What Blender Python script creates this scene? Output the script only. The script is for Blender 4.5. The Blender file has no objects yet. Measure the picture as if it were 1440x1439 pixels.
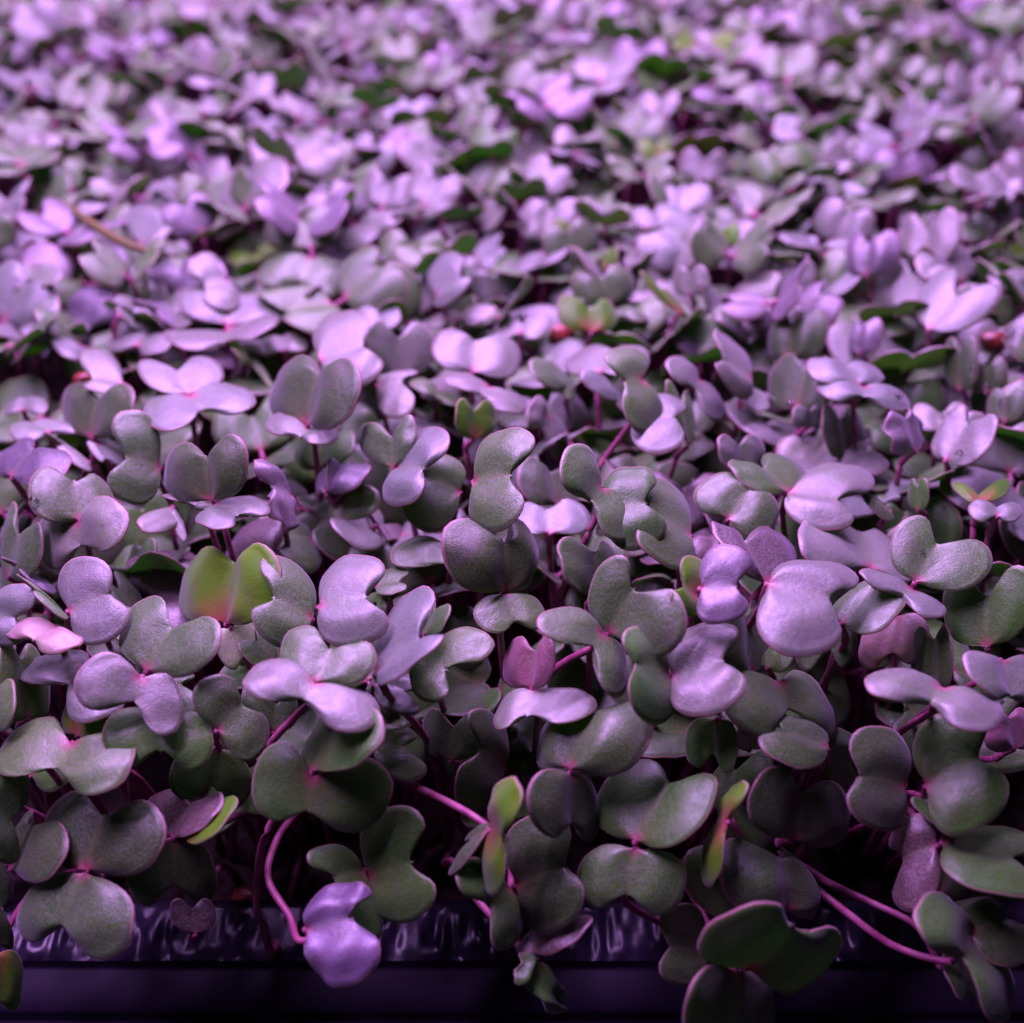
import bpy, math, random
import numpy as np
from mathutils import Vector

SC = bpy.context.scene
COL = SC.collection
rng = random.Random(7)

# ------------------------------------------------------------------ camera
PITCH = math.radians(39.0)
CAM = np.array([0.0, 0.0, 0.113])          # canopy top is z = 0
T = math.tan(math.radians(25.0))
FWD = np.array([0, math.cos(PITCH), -math.sin(PITCH)])
RIGHT = np.array([1.0, 0, 0])
UP = np.array([0, math.sin(PITCH), math.cos(PITCH)])
SOIL = -0.056

def ray(px, py):
    return FWD + (px - 720) / 720 * T * RIGHT + (719.5 - py) / 720 * T * UP

def project(p):
    d = np.asarray(p) - CAM
    z = d @ FWD
    return 720 + (d @ RIGHT) / z / T * 720, 719.5 - (d @ UP) / z / T * 720, z

def canopy(y):
    """height of the leaf canopy: level, rolling over the tray's front rim"""
    if y > 0.118: return 0.0
    t = (0.118 - y) / 0.05
    return -0.045 * t * t if t < 1 else -0.045 - (t - 1) * 0.09

def at(px, py, dz=0.0):
    d = ray(px, py)
    k = 0.05
    while k < 3:
        p = CAM + d * k
        if p[2] <= canopy(p[1]) + dz: return p
        k += 0.0004
    return CAM + d * 0.6

# ------------------------------------------------------------------ materials
def new_mat(name):
    m = bpy.data.materials.new(name); m.use_nodes = True
    nt = m.node_tree; nt.nodes.clear()
    out = nt.nodes.new('ShaderNodeOutputMaterial')
    return m, nt, out

def N(nt, t, **kw):
    n = nt.nodes.new(t)
    for k, v in kw.items():
        if hasattr(n, k) and not k[0].isupper(): setattr(n, k, v)
        else: n.inputs[k.replace('_', ' ')].default_value = v
    return n

def mixrgb(nt, fac, a, b, mode='MIX'):
    n = nt.nodes.new('ShaderNodeMix'); n.data_type = 'RGBA'; n.blend_type = mode
    for sock, v in ((n.inputs[0], fac), (n.inputs[6], a), (n.inputs[7], b)):
        if isinstance(v, (int, float)): sock.default_value = v
        elif isinstance(v, tuple): sock.default_value = v
        else: nt.links.new(v, sock)
    return n.outputs[2]

def mrange(nt, v, a, b, c, d, smooth=True):
    n = nt.nodes.new('ShaderNodeMapRange')
    if smooth: n.interpolation_type = 'SMOOTHSTEP'
    nt.links.new(v, n.inputs[0])
    for i, x in enumerate((a, b, c, d)): n.inputs[i + 1].default_value = x
    return n.outputs[0]

def math_n(nt, op, a, b=0.0):
    n = nt.nodes.new('ShaderNodeMath'); n.operation = op
    for s, v in ((n.inputs[0], a), (n.inputs[1], b)):
        if isinstance(v, (int, float)): s.default_value = v
        else: nt.links.new(v, s)
    return n.outputs[0]

def leaf_material(name, stuff=False, under=False):
    m, nt, out = new_mat(name)
    L = nt.links.new
    tc = N(nt, 'ShaderNodeTexCoord')
    if stuff:
        ca = N(nt, 'ShaderNodeAttribute', attribute_name='tint'); base = ca.outputs['Color']; bloom = ca.outputs['Alpha']
    else:
        oi = N(nt, 'ShaderNodeObjectInfo'); base = oi.outputs['Color']; bloom = oi.outputs['Alpha']
    edge = N(nt, 'ShaderNodeAttribute', attribute_name='edge').outputs['Fac']
    bd = N(nt, 'ShaderNodeAttribute', attribute_name='base').outputs['Fac']
    mid = N(nt, 'ShaderNodeAttribute', attribute_name='mid').outputs['Fac']
    big = N(nt, 'ShaderNodeTexNoise', Scale=170.0, Detail=3.0); L(tc.outputs['Object'], big.inputs['Vector'])
    med = N(nt, 'ShaderNodeTexNoise', Scale=900.0, Detail=3.0); L(tc.outputs['Object'], med.inputs['Vector'])
    fine = N(nt, 'ShaderNodeTexNoise', Scale=4300.0, Detail=1.0); L(tc.outputs['Object'], fine.inputs['Vector'])
    vor = N(nt, 'ShaderNodeTexVoronoi', feature='DISTANCE_TO_EDGE', Scale=420.0); L(tc.outputs['Object'], vor.inputs['Vector'])
    # pigment: mottled green, violet blush in patches, magenta at the petiole and along the rim
    c = mixrgb(nt, mrange(nt, big.outputs['Fac'], .52, .80, 0, .35), base, (.12, .06, .09, 1))
    c = mixrgb(nt, mrange(nt, big.outputs['Fac'], .50, .30, 0, .65), c, mixrgb(nt, 1.0, base, (.62, 1.0, .38, 1), 'MULTIPLY'))
    c = mixrgb(nt, math_n(nt, 'MULTIPLY', mrange(nt, fine.outputs['Fac'], .42, .66, 0, .5), bloom), c, (.25, .24, .26, 1))
    c = mixrgb(nt, mrange(nt, mid, 0, .05, .22, 0), c, (.24, .28, .10, 1))
    c = mixrgb(nt, mrange(nt, bd, 0.0, .13, .8, 0), c, (.36, .03, .11, 1))
    c = mixrgb(nt, mrange(nt, edge, .962, .99, 0, .6), c, (.46, .20, .24, 1))
    c = mixrgb(nt, math_n(nt, 'MULTIPLY', mrange(nt, bd, .04, .36, .8, 0), math_n(nt, 'POWER', math_n(nt, 'SUBTRACT', 1.0, bloom), 3.0)), c, (.30, .05, .04, 1))
    if under: c = mixrgb(nt, .4, c, (.26, .12, .18, 1))
    bmp1 = N(nt, 'ShaderNodeBump', Strength=0.6, Distance=0.00008); L(fine.outputs['Fac'], bmp1.inputs['Height'])
    bmp2 = N(nt, 'ShaderNodeBump', Strength=0.16, Distance=0.00025); L(med.outputs['Fac'], bmp2.inputs['Height']); L(bmp1.outputs[0], bmp2.inputs['Normal'])
    vm = mrange(nt, vor.outputs['Distance'], 0, .2, 0, 1)
    bmp3 = N(nt, 'ShaderNodeBump', Strength=0.10, Distance=0.00015); L(vm, bmp3.inputs['Height']); L(bmp2.outputs[0], bmp3.inputs['Normal'])
    p = N(nt, 'ShaderNodeBsdfPrincipled')
    L(c, p.inputs['Base Color']); L(bmp3.outputs[0], p.inputs['Normal'])
    L(mrange(nt, med.outputs['Fac'], .3, .7, .40, .54), p.inputs['Roughness'])
    if under: p.inputs['Specular IOR Level'].default_value = .5
    else: L(mrange(nt, bloom, 0, 1, .3, 1.0, False), p.inputs['Specular IOR Level'])
    p.inputs['Sheen Weight'].default_value = 0.24
    p.inputs['Sheen Tint'].default_value = (.9, .75, 1, 1)
    p.inputs['Sheen Roughness'].default_value = 0.45
    L(mrange(nt, bloom, 0, 1, 0, .5 if not under else .12, False), p.inputs['Coat Weight']); p.inputs['Coat Roughness'].default_value = .5; L(bmp3.outputs[0], p.inputs['Coat Normal'])
    tr = N(nt, 'ShaderNodeBsdfTranslucent')
    tcol = mixrgb(nt, 1.0, c, (1.3, 2.7, .25, 1), 'MULTIPLY'); L(tcol, tr.inputs['Color'])
    mx = N(nt, 'ShaderNodeMixShader', Fac=0.36)
    L(p.outputs[0], mx.inputs[1]); L(tr.outputs[0], mx.inputs[2]); L(mx.outputs[0], out.inputs['Surface'])
    return m

MAT_LEAF = leaf_material('leaf_upper')
MAT_UNDER = leaf_material('leaf_under', under=True)
MAT_SLEAF = leaf_material('bed_leaf_upper', stuff=True)
MAT_SUNDER = leaf_material('bed_leaf_under', stuff=True, under=True)

def simple_mat(name, col, rough=.5, spec=.5, nscale=0, col2=None, bump=0, bdist=.0002, trans=0, ior=1.45, coat=0):
    m, nt, out = new_mat(name); L = nt.links.new
    p = N(nt, 'ShaderNodeBsdfPrincipled'); p.inputs['Roughness'].default_value = rough
    p.inputs['Specular IOR Level'].default_value = spec
    p.inputs['Base Color'].default_value = (*col, 1)
    p.inputs['Transmission Weight'].default_value = trans; p.inputs['IOR'].default_value = ior
    p.inputs['Coat Weight'].default_value = coat
    if nscale:
        tc = N(nt, 'ShaderNodeTexCoord')
        n = N(nt, 'ShaderNodeTexNoise', Scale=float(nscale), Detail=5.0); L(tc.outputs['Object'], n.inputs['Vector'])
        if col2: L(mixrgb(nt, mrange(nt, n.outputs['Fac'], .35, .65, 0, 1), (*col, 1), (*col2, 1)), p.inputs['Base Color'])
        if bump:
            b = N(nt, 'ShaderNodeBump', Strength=float(bump), Distance=bdist); L(n.outputs['Fac'], b.inputs['Height']); L(b.outputs[0], p.inputs['Normal'])
    L(p.outputs[0], out.inputs['Surface'])
    return m

MAT_STEM = simple_mat('stem_magenta', (.19, .03, .09), .45, .4, 500, (.27, .08, .14), .3, .0002)
MAT_SOIL = simple_mat('soil_dark', (.012, .008, .007), .9, .2, 260, (.035, .02, .018), 1, .002)
MAT_TRAY = simple_mat('tray_black_plastic', (.006, .004, .011), .6, .12, 60, (.012, .007, .018), .12, .0004)
MAT_FILM = simple_mat('tray_gloss_plastic', (.006, .004, .011), .27, .25, 240, (.02, .014, .03), .25, .0006)
MAT_SHELF = simple_mat('shelf_dark', (.022, .014, .022), .5, .4, 90, (.034, .02, .03), .2, .0004)
MAT_WATER = simple_mat('water', (1, 1, 1), .02, .5, trans=1, ior=1.33)
MAT_HULL = simple_mat('hull_red_brown', (.22, .035, .02), .35, .5, 900, (.10, .02, .02), .5, .0002)

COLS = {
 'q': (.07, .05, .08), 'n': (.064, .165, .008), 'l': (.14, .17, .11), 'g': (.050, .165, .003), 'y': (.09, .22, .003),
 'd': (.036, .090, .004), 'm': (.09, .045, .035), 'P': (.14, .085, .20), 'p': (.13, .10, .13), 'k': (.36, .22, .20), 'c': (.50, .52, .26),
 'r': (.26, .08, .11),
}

# ------------------------------------------------------------------ leaf geometry
OUT = np.array([(0,0),(.06,.015),(.18,.01),(.345,.055),(.475,.18),(.52,.36),(.48,.53),(.385,.63),(.25,.645),(.135,.575),(.05,.495),(0,.465)])
OUTB = np.array([(0,0),(.045,-.03),(.12,-.105),(.24,-.18),(.375,-.155),(.485,-.03),(.52,.12),(.485,.28),(.38,.39),(.25,.405),(.125,.335),(.05,.268),(0,.25)])
SHAPES = {'': (OUT, .465, .36), 'b': (OUTB, .25, .12)}
def catmull(pts, n):
    P = np.vstack([[-pts[1][0], pts[1][1]], pts, [-pts[-2][0], pts[-2][1]]])
    dense = []
    for i in range(1, len(P) - 2):
        p0, p1, p2, p3 = P[i-1], P[i], P[i+1], P[i+2]
        for t in np.linspace(0, 1, 12, endpoint=False):
            dense.append(.5*((2*p1)+(-p0+p2)*t+(2*p0-5*p1+4*p2-p3)*t*t+(-p0+3*p1-3*p2+p3)*t**3))
    dense.append(P[-2]); d = np.array(dense)
    s = np.r_[0, np.cumsum(np.linalg.norm(np.diff(d, axis=0), axis=1))]; s /= s[-1]
    q = np.linspace(0, 1, n)
    r = np.c_[np.interp(q, s, d[:,0]), np.interp(q, s, d[:,1])]
    r[:,0] = np.maximum(r[:,0], 0)
    return r

def leaf_arrays(B, Nn, Lp, Rp, normal, r, ns=22, nt=8, fold=0.0, dome=.05, curl=0.0, droop=0.0, wrinkle=.012, thick=.00024, shape=''):
    """B,Nn,Lp,Rp world points in the leaf plane. returns verts, faces, material ids, attributes"""
    OU, NY, LY = SHAPES[shape]
    o = OU.copy(); k = r.uniform(-.075, .02) if shape == '' else r.uniform(-.02, .02)
    o[-2:,1] += k; o[-3,1] += k*.6
    half = catmull(o, ns)
    size = max(np.linalg.norm(Rp-Lp)/1.04, np.linalg.norm(Nn-B)/NY*.75)
    axis = (Nn - B) / NY
    vr = (Rp - B - axis*LY) / .52
    vl = (Lp - B - axis*LY) / .52
    ts = np.linspace(0, 1, nt + 1) ** .85
    ph = [r.uniform(0, 6.28) for _ in range(4)]
    V = []; E = []; D = []; M = []
    cols = []
    for side in (-1, 1):
        for j, t in enumerate(ts):
            if side == 1 and j == 0: continue
            cols.append((side, t))
    cols.sort(key=lambda c: c[0]*c[1])
    wave = [r.uniform(.85, 1.1), r.uniform(.85, 1.1)]
    for side, t in cols:
        v = vl if side < 0 else vr
        for i in range(ns):
            s = i/(ns-1)
            q = np.array([0, NY*s]); pt = q + (half[i]-q)*t
            x, y = pt
            edge_w = 1 + .022*math.sin(9*s+ph[0]+side)*t + .013*math.sin(21*s+ph[1]*side)*t
            x2 = x*edge_w
            dm = dome*wave[0 if side<0 else 1]
            z = dm*(.8*(1-math.cos(2*math.pi*t))/2 + .35*(1-t*t))*max(0.0, math.sin(math.pi*s))**.8
            z += fold*(math.sqrt(x*x+.004)-.063) - curl*x*x*1.6 - droop*(y-.2)**2*(1 if y > .2 else -.3)
            z -= .02*max(0, t-.8)**1*(1 if s > .1 else 0)
            z += wrinkle*(math.sin(11*side*x+7*y+ph[2])*math.cos(9*y-5*side*x+ph[3]))*t
            z += wrinkle*.8*math.sin(20*y + 10*side*x + ph[1])*t*t + .018*math.sin(7*s + ph[0] + side)*t**3
            p = B + axis*y + v*x2 + normal*z*size
            V.append(p); E.append(t if i < ns else 1); D.append(math.hypot(x, y)); M.append(x)
    V = np.array(V); nc = len(cols); n0 = len(V)
    V2 = V - normal*thick
    F = []; MI = []
    for c in range(nc-1):
        for i in range(ns-1):
            a = c*ns+i; b = (c+1)*ns+i
            F.append((a, b, b+1, a+1)); MI.append(0)
            F.append((n0+a+1, n0+b+1, n0+b, n0+a)); MI.append(1)
    for i in range(ns-1):
        a = i; F.append((a, a+1, n0+a+1, n0+a)); MI.append(1)
        a = (nc-1)*ns+i; F.append((a+1, a, n0+a, n0+a+1)); MI.append(1)
    for c in range(nc-1):
        for i, fl in ((0, 0), (ns-1, 1)):
            a = c*ns+i; b = (c+1)*ns+i
            if 0 < abs(c-(nc-1)/2) : pass
            F.append((a, n0+a, n0+b, b) if not fl else (b, n0+b, n0+a, a)); MI.append(1)
    # orientation: make sure faces on the upper side look along +normal
    f0 = F[(ns//2)*2]
    nn = np.cross(V[f0[1]]-V[f0[0]], V[f0[2]]-V[f0[0]])
    if nn @ normal < 0: F = [f[::-1] for f in F]
    VV = np.vstack([V, V2])
    return VV, F, MI, np.array(E+E), np.array(D+D), np.array(M+M)

def tube_arrays(path, rad, seg=8):
    """smooth tapered tube along a list of points"""
    P = np.array(path, float)
    if len(P) > 2:
        Q = np.vstack([2*P[0]-P[1], P, 2*P[-1]-P[-2]]); d = []
        for i in range(1, len(Q)-2):
            for t in np.linspace(0, 1, 6, endpoint=False):
                p0,p1,p2,p3 = Q[i-1:i+3]
                d.append(.5*((2*p1)+(-p0+p2)*t+(2*p0-5*p1+4*p2-p3)*t*t+(-p0+3*p1-3*p2+p3)*t**3))
        d.append(P[-1]); P = np.array(d)
    n = len(P)
    R = np.interp(np.linspace(0,1,n), np.linspace(0,1,len(rad)), rad)
    V = []; F = []
    for i in range(n):
        tg = P[min(i+1,n-1)]-P[max(i-1,0)]; tg /= np.linalg.norm(tg)+1e-12
        a = np.cross(tg, [0.31,.17,.93] if abs(tg[2]) < .9 else [1,.1,0]); a /= np.linalg.norm(a)
        b = np.cross(tg, a)
        for k in range(seg):
            th = 2*math.pi*k/seg
            V.append(P[i]+R[i]*(math.cos(th)*a+math.sin(th)*b))
    for i in range(n-1):
        for k in range(seg):
            k2 = (k+1) % seg
            F.append((i*seg+k, i*seg+k2, (i+1)*seg+k2, (i+1)*seg+k))
    F.append(tuple(range(seg-1,-1,-1))); F.append(tuple((n-1)*seg+k for k in range(seg)))
    return np.array(V), F

def mesh_from(name, V, F, mats, MI=None, attrs=None):
    me = bpy.data.meshes.new(name)
    me.from_pydata(np.asarray(V).tolist(), [], F)
    for m in mats: me.materials.append(m)
    me.polygons.foreach_set('use_smooth', [True]*len(me.polygons))
    if MI is not None: me.polygons.foreach_set('material_index', MI)
    for k, v in (attrs or {}).items():
        a = me.attributes.new(k, 'FLOAT', 'POINT'); a.data.foreach_set('value', np.asarray(v, dtype=np.float32))
    me.update()
    return me

def link(name, me, parent=None, loc=None, color=None):
    o = bpy.data.objects.new(name, me); COL.objects.link(o)
    if parent is not None: o.parent = parent
    if loc is not None: o.location = loc
    if color is not None: o.color = color if len(color) == 4 else (*color, 1)
    return o

def leaf_obj(parent, origin, args, color, r, **kw):
    V, F, MI, E, D, M = leaf_arrays(*args, r, **kw)
    me = mesh_from('cotyledon', V-origin, F, [MAT_LEAF, MAT_UNDER], MI, dict(edge=E, base=D, mid=M))
    return link('cotyledon', me, parent, color=color)

BLOOM = {'y': .05, 'g': .5, 'd': .5, 'n': .8}
def bloom_of(c):
    for k, b in BLOOM.items():
        if COLS[k] is c or COLS[k] == c: return b
    return 1.0

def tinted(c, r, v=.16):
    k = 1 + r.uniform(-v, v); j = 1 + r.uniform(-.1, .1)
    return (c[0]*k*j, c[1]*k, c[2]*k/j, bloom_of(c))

# ------------------------------------------------------------------ pose from the outline
def solve(B, Nn, Lp, Rp, flip=False, ny=.465):
    """B notch left right as photo points -> leaf frame (unit normal, world)"""
    a = np.array([Nn[0]-B[0], -(Nn[1]-B[1])], float); w = np.array([Rp[0]-Lp[0], -(Rp[1]-Lp[1])], float)
    P, Q, Dt = a@a, w@w, a@w
    ca, cw = ny**2, 1.04**2
    A_ = ca*cw; B_ = -(ca*Q+cw*P); C_ = P*Q-Dt*Dt
    S = (-B_+math.sqrt(max(0, B_*B_-4*A_*C_)))/(2*A_)
    za = math.sqrt(max(0, ca*S-P)); zw = math.sqrt(max(0, cw*S-Q))
    if Dt > 0: zw = -zw
    best = None
    for sg in (1, -1):
        a3 = np.array([a[0], a[1], sg*za]); w3 = np.array([w[0], w[1], sg*zw])
        n = np.cross(w3, a3); n /= np.linalg.norm(n)+1e-9
        if n[2] < 0: n = -n
        nw = n[0]*RIGHT + n[1]*UP - n[2]*FWD
        if best is None or (nw[2] > best[2]) != flip: best = nw
    return best, math.sqrt(S)

def plane_hit(px, py, p0, n):
    d = ray(px, py); k = ((p0-CAM)@n)/(d@n)
    return CAM + d*k

PAN = {'P1':(0,1040,2.88),'P2':(460,1040,2.88),'P3':(940,1040,2.88),'P4':(0,720,2.88),'P5':(460,720,2.88),'P6':(940,720,2.88),
       'Q1':(0,420,2.88),'Q2':(460,420,2.88),'Q3':(940,420,2.88),'T1':(0,0,2.0),'T2':(720,0,2.0)}

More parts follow.
